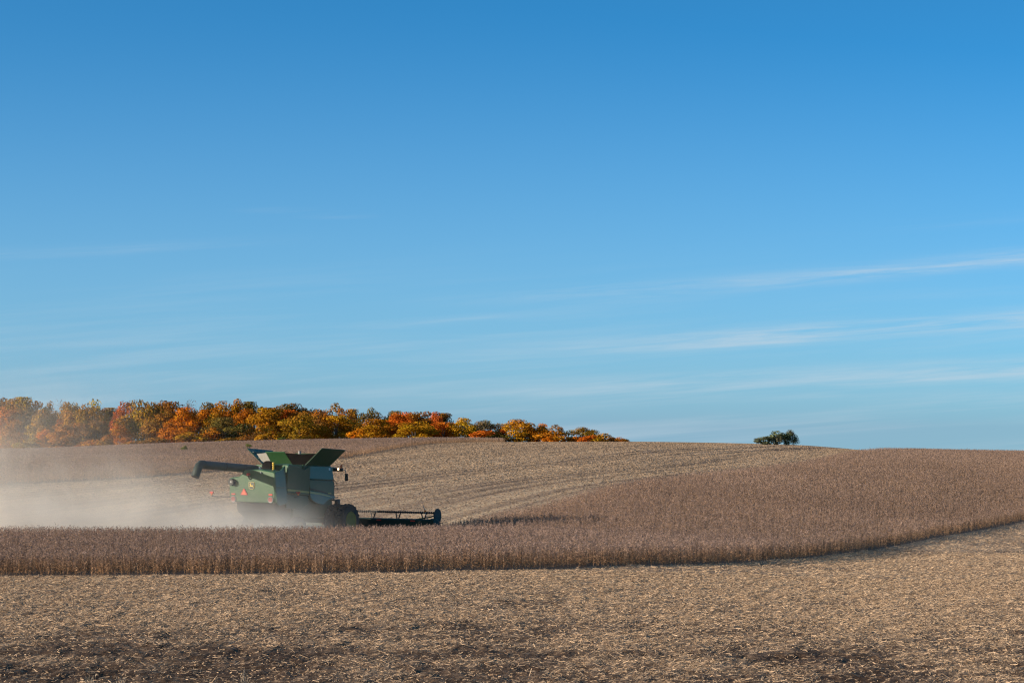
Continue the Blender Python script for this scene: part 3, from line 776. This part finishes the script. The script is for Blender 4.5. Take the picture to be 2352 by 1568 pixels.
# right side, rear quarter panel (curved up to the engine deck)
qp = [(.04,2.30),(.02,3.9),(.10,4.03),(.45,4.05),(.75,4.14),(1.06,4.36),(1.09,4.36),(1.09,2.20),(.3,2.1)]
MB().prism(qp, 'x', 1.46, 1.56).shear(-.07, 3.2).build('quarter_panel', M['side_green'], comb, .03)
MB().box(1.54, 1.585, .10, 1.08, 3.10, 3.17).build('panel_rib', M['side_green'], comb, .01)
door = [(1.13,2.80),(1.13,4.38),(1.25,4.45),(2.2,4.28),(2.80,4.10),(3.08,4.26),(3.40,4.32),(3.40,2.60),(2.3,2.66)]
sd = MB().prism(door, 'x', 1.46, 1.585).shear(.06, 2.9).build('side_shield', M['side_green'], comb, .03)
MB().prism([(1.15,3.04),(1.15,2.92),(3.39,2.72),(3.39,2.84)], 'x', 1.575, 1.595).shear(.06, 2.9).build('side_stripe', M['stripe'], sd)
lowp = [(1.13,2.76),(2.3,2.62),(3.38,2.56),(3.38,2.1),(2.6,1.75),(1.13,1.95)]
MB().prism(lowp, 'x', 1.44, 1.52).build('lower_shield', M['side_green'], comb, .02)
tk = MB().prism([(3.45,3.55),(3.45,4.30),(3.6,4.32),(5.80,4.25),(5.97,4.12),(6.00,3.45),(5.9,3.43)], 'x', 1.44, 1.57).shear(-.09, 3.5).build('tank_side_panel', M['side_green'], comb, .03)
MB().box(1.500, 1.535, 5.55, 5.70, 4.02, 4.16).build('sticker', M['white'], tk)
fp_ = [(3.45,2.50),(3.45,3.49),(5.9,3.37),(6.02,3.30),(6.12,2.36),(5.9,2.33),(5.5,2.30),(5.15,2.18),(4.90,2.04),(4.70,2.00),(4.2,2.08),(3.7,2.26)]
fu = [(3.45,2.90),(3.45,3.49),(5.9,3.37),(6.02,3.30),(6.11,2.45),(4.6,2.76)]
fl = [(3.45,2.50),(3.45,2.90),(4.6,2.76),(6.11,2.45),(6.12,2.36),(5.9,2.33),(5.5,2.30),(5.15,2.18),(4.90,2.04),(4.70,2.00),(4.2,2.08),(3.7,2.26)]
fpo = MB().prism(fl, 'x', 1.44, 1.58).shear(-.10, 2.9).prism(fu, 'x', 1.43, 1.575).build('front_side_panel', M['side_green'], comb, .03)
MB().prism([(3.46,2.835),(3.46,2.715),(4.6,2.59),(5.72,2.42),(5.74,2.44),(4.6,2.69)], 'x', 1.57, 1.592).shear(-.10, 2.9).build('side_stripe', M['stripe'], fpo)
MB().prism([(3.5,3.02),(3.5,2.96),(4.6,2.78),(5.9,2.50),(5.92,2.52),(4.6,2.86)], 'x', 1.57, 1.592).build('side_crease', M['black'], fpo)
MB().box(1.575, 1.592, 5.40, 5.72, 2.60, 2.70).build('number_plate', M['stripe'], fpo)
MB().prism([(3.7,2.26),(4.2,2.06),(4.70,1.98),(4.6,1.4),(3.9,1.3),(3.5,1.6)], 'x', 1.36, 1.46).build('wheel_arch', M['dark_green'], comb, .02)
# left side skin (away from the camera)
MB().prism([(1.13,2.2),(1.13,3.6),(3.0,3.7),(6.0,4.2),(6.1,2.3),(4.7,2.0),(2.5,1.8)], 'x', -1.60, -1.50).build('side_shield', M['side_green'], comb, .03)
# grain tank with its raised covers
tank = MB().box(-1.46, 1.40, 3.02, 5.9, 3.9, 4.40).build('grain_tank', M['green'], comb, .02)
RL, RR, FR, FL = (-1.46,3.05,4.42), (1.46,3.10,4.38), (1.46,5.72,4.30), (-1.46,5.5,4.34)
MB().slab([(1.46,3.12,4.38),(1.46,5.72,4.28),(2.42,6.0,5.24),(2.42,3.44,5.38)], .035).build('tank_cover', M['dark_green'], comb, .01)
lf = MB().slab([(-1.46,3.0,4.42),(-2.40,2.77,5.35),(-2.40,5.35,5.19),(-1.46,5.6,4.34)], .035).build('tank_cover', M['side_green'], comb, .01)
for q in (.35, .72):
    rb = MB(); 
    a = Vector((-1.46,3.1,4.42)).lerp(Vector((-2.40,2.87,5.35)), q); b2 = Vector((-1.46,5.5,4.34)).lerp(Vector((-2.40,5.25,5.19)), q)
    rb.tube([a + Vector((.05,0,.03)), b2 + Vector((.05,0,.03))], .035, 4).build('cover_rib', M['dark_green'], lf)
MB().slab([(-.82,3.06,4.41),(.62,3.06,4.41),(.36,2.62,5.12),(-.96,2.62,5.12)], -.04).build('tank_extension', M['mid_green'], comb, .012)
MB().tube([(-.98,2.615,5.125),(.37,2.615,5.125)], .028).build('extension_rim', M['green'], comb)
MB().slab([(.62,3.07,4.40),(1.44,3.12,4.40),(2.10,3.42,5.05),(1.2,2.95,5.02),(.37,2.66,5.08)], -.012).build('corner_sheet', M['black_fabric'], comb)
MB().slab([(-.82,3.07,4.41),(-.96,2.66,5.08),(-1.35,2.74,5.04),(-1.72,2.80,5.02),(-1.50,2.95,4.62),(-1.22,3.02,4.42)], .012).build('corner_sheet', M['grey_fabric'], comb, label='pale weathered corner sheet between tank covers')
MB().slab([(-1.46,5.6,4.34),(1.46,5.72,4.30),(1.2,6.1,4.98),(-1.2,6.1,5.0)], .03).build('tank_extension', M['dark_green'], comb)
MB().tube([(0,4.7,4.3),(0,4.7,4.95)], .06).lathe([(-.13,.08),(.10,.085)], (0,4.73,5.07), 'z', 12).build('filling_auger', M['grey'], comb)
# unloading auger folded back along the left side, with its drooping spout
A0 = Vector((-1.16,3.4,4.02)); A1 = Vector((-1.22,-3.12,4.47))
au = MB().tube([A0, A0.lerp(A1, .35), A0.lerp(A1, .7), A1], .238, 20).build('unloading_auger', M['auger'], comb)
for q in (.42, .70): 
    p = A0.lerp(A1, q); d = (A1 - A0).normalized()
    MB().tube([p - d * .04, p + d * .04], .258, 20).build('auger_band', M['black'], au)
sp = [A1 + Vector((0,.12,0)), A1 + Vector((-.01,-.16,.02)), A1 + Vector((-.02,-.34,-.08)), A1 + Vector((-.03,-.50,-.34)), A1 + Vector((-.05,-.64,-.66))]
MB().tube(sp, .248, 20, True, .23).build('spout', M['auger'], au)
e = sp[-1]; dd = (sp[-1] - sp[-2]).normalized()
MB().tube([e - dd * .03, e + dd * .012], .21, 20).build('spout_mouth', M['black'], au)
MB().tube([A0.lerp(A1,.3) + Vector((-.1,0,-.23)), A0.lerp(A1,.3) + Vector((.0,0,-.5))], .05).build('auger_saddle', M['dark_green'], comb)
# cab, roof, mirror arm
cab = MB().prism([(6.02,2.3),(6.02,3.9),(6.15,4.0),(7.0,4.0),(7.12,3.2),(6.95,2.3)], 'x', -.86, .86).build('cab', M['glass'], comb, .05)
MB().prism([(5.9,3.92),(5.9,4.16),(6.1,4.2),(7.15,4.16),(7.3,4.05),(7.2,3.93)], 'x', -1.0, 1.0).build('roof', M['side_green'], cab, .04)
MB().box(-1.40, 1.40, 5.98, 6.12, 2.2, 3.6).build('cab_bulkhead', M['dark_green'], comb)
ma = MB().box(.95, 1.60, 6.85, 7.05, 3.93, 4.13).build('light_bar', M['black'], comb, .02)
MB().lathe([(-.03,.05),(.0,.055)], (1.36,6.84,4.07), 'y', 14).build('work_lamp', M['lamp'], ma)
MB().lathe([(-.10,.07),(.02,.085),(.09,.06),(.11,.02)], (1.53,6.92,4.24), 'z', 14).build('beacon', M['orange'], ma)
MB().tube([(1.58,6.95,4.02),(1.78,6.98,4.0),(1.80,7.0,3.80)], .025).build('mirror_arm', M['grey'], ma)
mi = MB().box(1.71, 1.92, 6.99, 7.07, 3.36, 3.80).build('mirror', M['black'], ma, .03)
MB().box(1.745, 1.835, 6.975, 6.995, 3.42, 3.72).build('mirror_glass', M['mirror'], mi)
# ladder, platform and hand rails
MB().tube([(1.5,6.05,3.5),(1.52,6.45,3.22),(1.52,6.15,3.05),(1.5,6.08,2.3)], .022).tube([(1.5,6.08,3.55),(1.52,6.15,3.05)], .02).build('hand_rail', M['black'], comb)
pl = MB().box(1.0, 1.66, 6.02, 6.60, 2.20, 2.28).build('platform', M['black'], comb)
MB().box(1.45, 1.66, 6.30, 6.58, 1.98, 2.20).build('toolbox', M['black'], pl)
for z in (2.92, 2.36): MB().box(1.2, 1.6, 6.15, 6.50, z, z + .03).build('step', M['black'], pl)
# wheels
def wheel(cx, cy, r, w, lugs, parent, rim=.52):
    hw = w / 2
    t = MB().lathe([(-hw*.92, r*.55),(-hw, r*.72),(-hw*.95, r*.86),(-hw*.75, r*.925),(0, r*.945),(hw*.75, r*.925),(hw*.95, r*.86),(hw, r*.72),(hw*.92, r*.55)], (cx, cy, r), 'x', 40)
    for k in range(lugs):
        for sgn in (-1, 1):
            a = 2 * math.pi * (k + (.5 if sgn > 0 else 0)) / lugs
            q = []
            for (xx, da, rr) in ((.04, 0, 1.0), (.04, .085, 1.0), (hw * .97, -.10, .93), (hw * .97, -.20, .93)):
                q.append((sgn * xx, a + da, rr))
            lo, hi = [], []
            for xx, aa, rr in q:
                lo.append(t.bm.verts.new((cx + xx, cy + math.cos(aa) * r * (rr - .07), r + math.sin(aa) * r * (rr - .07))))
                hi.append(t.bm.verts.new((cx + xx, cy + math.cos(aa) * r * rr, r + math.sin(aa) * r * rr)))
            t.bm.faces.new(hi)
            for i in range(4): t.bm.faces.new((lo[i], lo[(i+1) % 4], hi[(i+1) % 4], hi[i]))
    wh = t.build('wheel', M['rubber'], parent)
    sg = 1 if cx > 0 else -1
    MB().lathe([(sg*hw*.95, r*rim*1.06),(sg*hw*1.02, r*rim*1.02),(sg*hw*.80, r*rim*.94),(sg*hw*.70, r*rim*.86)], (cx, cy, r), 'x', 32).build('rim', M['rim'], wh)
    MB().lathe([(sg*hw*.72, r*rim*.87),(sg*hw*.72+sg*.004, r*rim*.80),(sg*hw*.70+sg*.006, r*.26),(sg*hw*.85, r*.22),(sg*hw*.86, r*.05)], (cx, cy, r), 'x', 32).build('hub', M['black'], wh)
    return wh
wheel(2.52, 5.98, 1.03, .62, 20, comb); wheel(1.78, 5.98, 1.03, .62, 20, comb)
wheel(-2.52, 5.98, 1.03, .62, 20, comb); wheel(-1.78, 5.98, 1.03, .62, 20, comb)
wheel(1.62, 2.05, .72, .5, 18, comb); wheel(-1.62, 2.05, .72, .5, 18, comb)
MB().tube([(-2.5,5.98,1.03),(2.5,5.98,1.03)], .16, 12).build('front_axle', M['dark_green'], comb)
# feeder house and header
MB().prism([(6.4,1.1),(6.6,1.9),(9.9,1.0),(9.9,.35)], 'x', -.8, .8).build('feeder_house', M['dark_green'], comb, .03)
HW = 6.22
hd = MB().prism([(9.85,.42),(9.85,.98),(9.93,1.03),(10.12,1.03),(10.2,.95),(10.25,.42)], 'x', -HW + .3, HW - .3).build('header', M['header'], comb, .02)
MB().prism([(9.95,.16),(9.9,.42),(10.2,.42),(11.6,.12),(11.6,.08)], 'x', -HW + .2, HW - .2).build('draper_deck', M['black'], hd)
for xx in (2.35, 4.75, -2.35, -4.75):
    MB().box(xx - .16, xx + .16, 9.835, 9.85, .88, .95).build('reflector', M['red'], hd)
bar = MB().tube([(-HW + .15, 10.35, 1.42), (HW - .1, 10.35, 1.40)], .042, 8).build('reel', M['black'], hd)
tn = MB()
k = -HW + .2
while k < HW - .15:
    tn.box(k, k + .045, 10.29, 10.41, 1.33, 1.47); k += .155
tn.build('reel_tines', M['black'], bar)
for ang in range(4):
    yy = 10.75 + .42 * math.cos(math.pi * (1.05 + ang * .27)); zz = .95 + .42 * math.sin(math.pi * (1.05 + ang * .27))
    MB().tube([(-HW + .15, yy, zz), (HW - .1, yy, zz)], .03, 6).build('reel_bat', M['black'], bar)
for xx in (-5.3,-3.55,-1.7, 1.62, 3.42, 5.24):
    MB().slab([(xx - .055,10.1,1.40),(xx + .0,10.1,1.40),(xx + .085,10.1,1.02),(xx + .035,10.1,1.02)], .05).slab([(xx + .30,10.1,1.40),(xx + .36,10.1,1.40),(xx + .215,10.1,1.02),(xx + .15,10.1,1.02)], .05).build('reel_support', M['black'], hd)
for sg in (-1, 1):
    ds = [(10.55 + .43 * math.cos(2 * math.pi * q / 22), 1.20 + .46 * math.sin(2 * math.pi * q / 22)) for q in range(22)]
    MB().prism(ds, 'x', sg * 6.05, sg * 6.12).build('reel_end_shield', M['black'], hd, .01)
    MB().prism([(9.85,.30),(9.85,1.02),(10.05,1.08),(10.4,1.0),(10.9,.55),(11.9,.18),(11.9,.08)], 'x', sg * 5.92, sg * 6.22).build('end_divider', M['header'], hd, .03)
    MB().tube([(sg * 4.9,10.0,1.0),(sg * 5.6,10.2,1.12),(sg * 6.05,10.5,1.25)], .04).build('reel_arm', M['dark_green'], hd)
    wd = MB().tube([(sg * 5.72,9.98,1.05),(sg * 5.62,9.98,1.20),(sg * 5.56,9.98,1.50)], .018).tube([(sg * 5.56,9.98,1.55),(sg * 5.46,9.98,1.72),(sg * 5.40,9.98,1.86)], .022).build('marker_wand', M['grey'], hd)
    MB().box(sg * 5.56 - .045, sg * 5.56 + .045, 9.94, 10.02, 1.46, 1.58).build('wand_lamp', M['orange'], wd)

# ------------------------------------------------------------------ dust thrown up by the combine
m, nt, out = new_mat('dust'); g = NT(nt); m.cycles.volume_sampling = 'DISTANCE'
tc = g.n('ShaderNodeTexCoord').outputs['Object']     # metres from the ground behind the combine
sx = g.n('ShaderNodeSeparateXYZ'); g.set(sx.inputs[0], tc)
warp = g.n('ShaderNodeTexNoise'); g.set(warp.inputs['Vector'], tc); warp.inputs['Scale'].default_value = .22; warp.inputs['Detail'].default_value = 2
wv = g.n('ShaderNodeSeparateXYZ'); g.set(wv.inputs[0], warp.outputs['Color'])
px_ = g.math('ADD', sx.outputs[0], g.math('MULTIPLY', g.math('SUBTRACT', wv.outputs[0], .5), 5.0))
pz_ = g.math('ADD', sx.outputs[2], g.math('MULTIPLY', g.math('SUBTRACT', wv.outputs[2], .5), 3.0))
yy = g.math('ADD', sx.outputs[1], .9)
def gauss(v, s): 
    q = g.math('DIVIDE', v, s); return g.math('EXPONENT', g.math('MULTIPLY', g.math('MULTIPLY', q, q), -1.0))
zc = g.math('MAXIMUM', pz_, 0.0)
# main low plume: x in metres, 0 = behind the hood, negative = left
hgt = g.math('ADD', .68, g.math('MULTIPLY', g.smooth(px_, 3.0, -9.0), .97))
vert = g.math('EXPONENT', g.math('MULTIPLY', g.math('DIVIDE', zc, hgt), -1.0))
main = g.math('MULTIPLY', g.math('MULTIPLY', vert, gauss(yy, 3.4)), g.smooth(px_, 6.4, 1.0))
main = g.math('MULTIPLY', main, g.math('SUBTRACT', 1.0, g.math('MULTIPLY', g.smooth(px_, -10, -26), .45)))
puff = g.math('MULTIPLY', g.math('MULTIPLY', gauss(g.math('SUBTRACT', px_, 1.2), 3.4), g.math('EXPONENT', g.math('MULTIPLY', zc, -1.15))), gauss(yy, 2.8))
main = g.math('ADD', main, g.math('MULTIPLY', puff, .9))
# older thin dust drifting up at the left
tall = g.math('MULTIPLY', g.smooth(px_, -4.5, -13.5), g.smooth(pz_, 10.5, 5.0))
tall = g.math('MULTIPLY', tall, gauss(yy, 5.5))
n1 = g.noise(tc, .34, 5, .62, .6)
n1 = g.lin(n1, .34, .66)
dens = g.math('ADD', g.math('MULTIPLY', g.math('MULTIPLY', main, .85), g.math('ADD', .38, g.math('MULTIPLY', n1, .95))),
              g.math('MULTIPLY', g.math('MULTIPLY', tall, .026), g.math('ADD', .25, g.math('MULTIPLY', n1, 1.3))))
pv = g.n('ShaderNodeVolumePrincipled'); pv.inputs['Color'].default_value = (.94,.875,.79,1)
g.set(pv.inputs['Density'], dens); pv.inputs['Anisotropy'].default_value = 0.0
nt.links.new(pv.outputs[0], out.inputs['Volume'])
bmx = MB().box(-36, 7.5, -9.5, 10.5, -.6, 11.5)
dust = bmx.build('dust_cloud', m, None, smooth=False)
dust.location = (-15.5, 111.6, -6.6)
tag(dust, 'pale dust cloud drifting left behind the combine', 'dust', kind='stuff')

# ------------------------------------------------------------------ light
SA, SE = math.radians(22), math.radians(13.8)     # light travels to the right and a little away from the camera
ldir = Vector((math.cos(SA) * math.cos(SE), math.sin(SA) * math.cos(SE), -math.sin(SE)))
sun = bpy.data.lights.new('sun', 'SUN'); sun.energy = 5.0; sun.angle = math.radians(.5); sun.color = (1.0, .86, .68)
so = bpy.data.objects.new('sun', sun); C.objects.link(so); so.rotation_euler = ldir.to_track_quat('-Z', 'Y').to_euler()
so.location = (-60, 60, 60)

w = bpy.data.worlds.new('World'); bpy.context.scene.world = w; w.use_nodes = True
nt = w.node_tree; nt.nodes.clear(); g = NT(nt)
out = nt.nodes.new('ShaderNodeOutputWorld'); bg = nt.nodes.new('ShaderNodeBackground')
sky = nt.nodes.new('ShaderNodeTexSky'); sky.sky_type = 'NISHITA'; sky.sun_disc = False
sky.sun_elevation = SE; sky.sun_rotation = math.atan2(-ldir.x, -ldir.y)
sky.air_density = 1.0; sky.dust_density = .3; sky.ozone_density = 2.0; sky.altitude = 300
tc = g.n('ShaderNodeTexCoord').outputs['Generated']
sv = g.n('ShaderNodeSeparateXYZ'); g.set(sv.inputs[0], tc)
cv = g.n('ShaderNodeCombineXYZ'); g.set(cv.inputs[0], sv.outputs[0]); g.set(cv.inputs[1], sv.outputs[1])
g.set(cv.inputs[2], g.math('ADD', g.math('MULTIPLY', sv.outputs[2], 2.6), .07))
nv = g.n('ShaderNodeVectorMath', operation='NORMALIZE'); g.set(nv.inputs[0], cv.outputs[0])
nt.links.new(nv.outputs[0], sky.inputs['Vector'])
hs = g.n('ShaderNodeHueSaturation'); hs.inputs['Saturation'].default_value = 1.25; hs.inputs['Hue'].default_value = .5; g.set(hs.inputs['Color'], sky.outputs[0])
# cirrus streaks: t = bearing, e = elevation (as slopes)
tb = g.math('DIVIDE', sv.outputs[0], g.math('MAXIMUM', sv.outputs[1], .05)); te = g.math('DIVIDE', sv.outputs[2], g.math('MAXIMUM', sv.outputs[1], .05))
vec = g.n('ShaderNodeCombineXYZ'); g.set(vec.inputs[0], tb); g.set(vec.inputs[1], g.math('SUBTRACT', te, g.math('MULTIPLY', tb, .07)))
nA = g.noise(g.mapv(vec.outputs[0], (3, 60, 1)), 1.4, 5, .6, .3); nB = g.noise(g.mapv(vec.outputs[0], (8, 170, 1)), 1.0, 6, .7, .4); nC = g.noise(g.mapv(vec.outputs[0], (16, 40, 1)), 1.0, 3, .6)
def streak(t0, e0, t1, e1, curve_, wd, a0, a1, amp, b0=None, b1=None):
    """thin cloud along a line from (t0,e0) to (t1,e1) fading in from bearing a0 to a1"""
    s = (e1 - e0) / (t1 - t0); u = g.math('SUBTRACT', tb, t0)
    line = g.math('ADD', e0, g.math('ADD', g.math('MULTIPLY', u, s), g.math('MULTIPLY', g.math('MULTIPLY', u, g.math('SUBTRACT', u, t1 - t0)), curve_)))
    d = g.math('SUBTRACT', te, line)
    wv_ = g.math('ADD', wd, g.math('MULTIPLY', g.math('ABSOLUTE', u), wd * 1.3))
    q = g.math('DIVIDE', g.math('ADD', d, g.math('MULTIPLY', g.math('SUBTRACT', nA, .5), .009)), wv_)
    q = g.math('EXPONENT', g.math('MULTIPLY', g.math('MULTIPLY', q, q), -1.0))
    q = g.math('MULTIPLY', q, g.smooth(tb, a0, a1))
    if b0 is not None: q = g.math('MULTIPLY', q, g.smooth(tb, b0, b1))
    return g.math('MULTIPLY', q, g.math('MULTIPLY', g.math('MULTIPLY', g.smooth(nB, .30, .72), g.math('ADD', .45, nC)), amp))
def TB(p): return (p - 1176) / FPX
def TE(p): return (980 - p) / FPX
cl = streak(TB(700), TE(712), TB(2352), TE(592), .08, .0030, TB(700), TB(2300), .70)
for a in ((TB(1000), TE(805), TB(2352), TE(735), .06, .0036, TB(850), TB(1900), .78),
          (TB(1000), TE(893), TB(2352), TE(852), .03, .0040, TB(700), TB(1900), .55),
          (TB(760), TE(553), TB(0), TE(582), -.03, .0024, TB(820), TB(300), .15),
          (TB(640), TE(488), TB(780), TE(492), 0, .0016, TB(500), TB(700), .14, TB(900), TB(760)),
          (TB(900), TE(745), TB(1150), TE(722), 0, .0010, TB(860), TB(1050), .16, TB(1200), TB(1080)),
          (TB(1700), TE(552), TB(2352), TE(500), 0, .0020, TB(1650), TB(2300), .09),
          (TB(300), TE(790), TB(700), TE(775), 0, .0025, TB(750), TB(300), .2),
          (TB(1500), TE(912), TB(2352), TE(905), 0, .0030, TB(700), TB(1900), .14)):
    cl = g.math('ADD', cl, streak(*a))
veil = g.math('MULTIPLY', g.math('MULTIPLY', g.smooth(nA, .42, .75), g.smooth(te, .10, .0)), .38)
cl = g.math('MINIMUM', g.math('ADD', cl, veil), .6)
tintn = g.n('ShaderNodeVectorMath', operation='MULTIPLY'); g.set(tintn.inputs[0], hs.outputs[0]); tintn.inputs[1].default_value = (.60, 1.42, 1.55)
# paler air towards the horizon and a little towards the sun
fh = g.math('POWER', g.math('SUBTRACT', 1.0, g.math('DIVIDE', te, .215, clamp=True), clamp=True), 1.55)
fh = g.math('ADD', fh, g.math('MULTIPLY', tb, -.16), clamp=True)
air = g.mix(fh, tintn.outputs[0], (1.52, 2.64, 3.50, 1))
skycol = g.mix(cl, air, (3.4, 4.0, 4.5, 1))
g.set(bg.inputs[0], skycol); bg.inputs[1].default_value = .083
nt.links.new(bg.outputs[0], out.inputs[0])

# ------------------------------------------------------------------ camera and render settings
cam = bpy.data.cameras.new('camera'); co = bpy.data.objects.new('camera', cam); C.objects.link(co)
cam.sensor_width = 36; cam.lens = 36 * FPX / 2352; cam.shift_y = 196 / 2352
co.location = (0, 0, 0); co.rotation_euler = (math.radians(90), 0, 0); cam.clip_start = .5; cam.clip_end = 12000
sc = bpy.context.scene; sc.camera = co
sc.view_settings.view_transform = 'Standard'; sc.view_settings.look = 'None'; sc.view_settings.gamma = 1.0
sc.view_settings.exposure = 1.0; sc.view_settings.use_curve_mapping = False
sc.render.engine = 'CYCLES'
sc.cycles.use_denoising = True; sc.cycles.denoiser = 'OPENIMAGEDENOISE'; sc.cycles.denoising_prefilter = 'NONE'; sc.cycles.denoising_input_passes = 'RGB_ALBEDO_NORMAL'; sc.cycles.pixel_filter_type = 'BLACKMAN_HARRIS'; sc.cycles.filter_width = 1.25
sc.cycles.max_bounces = 6; sc.cycles.diffuse_bounces = 3; sc.cycles.volume_bounces = 3; sc.cycles.transparent_max_bounces = 8
sc.cycles.volume_step_rate = .35; sc.cycles.volume_max_steps = 256
sc.cycles.sample_clamp_indirect = 8
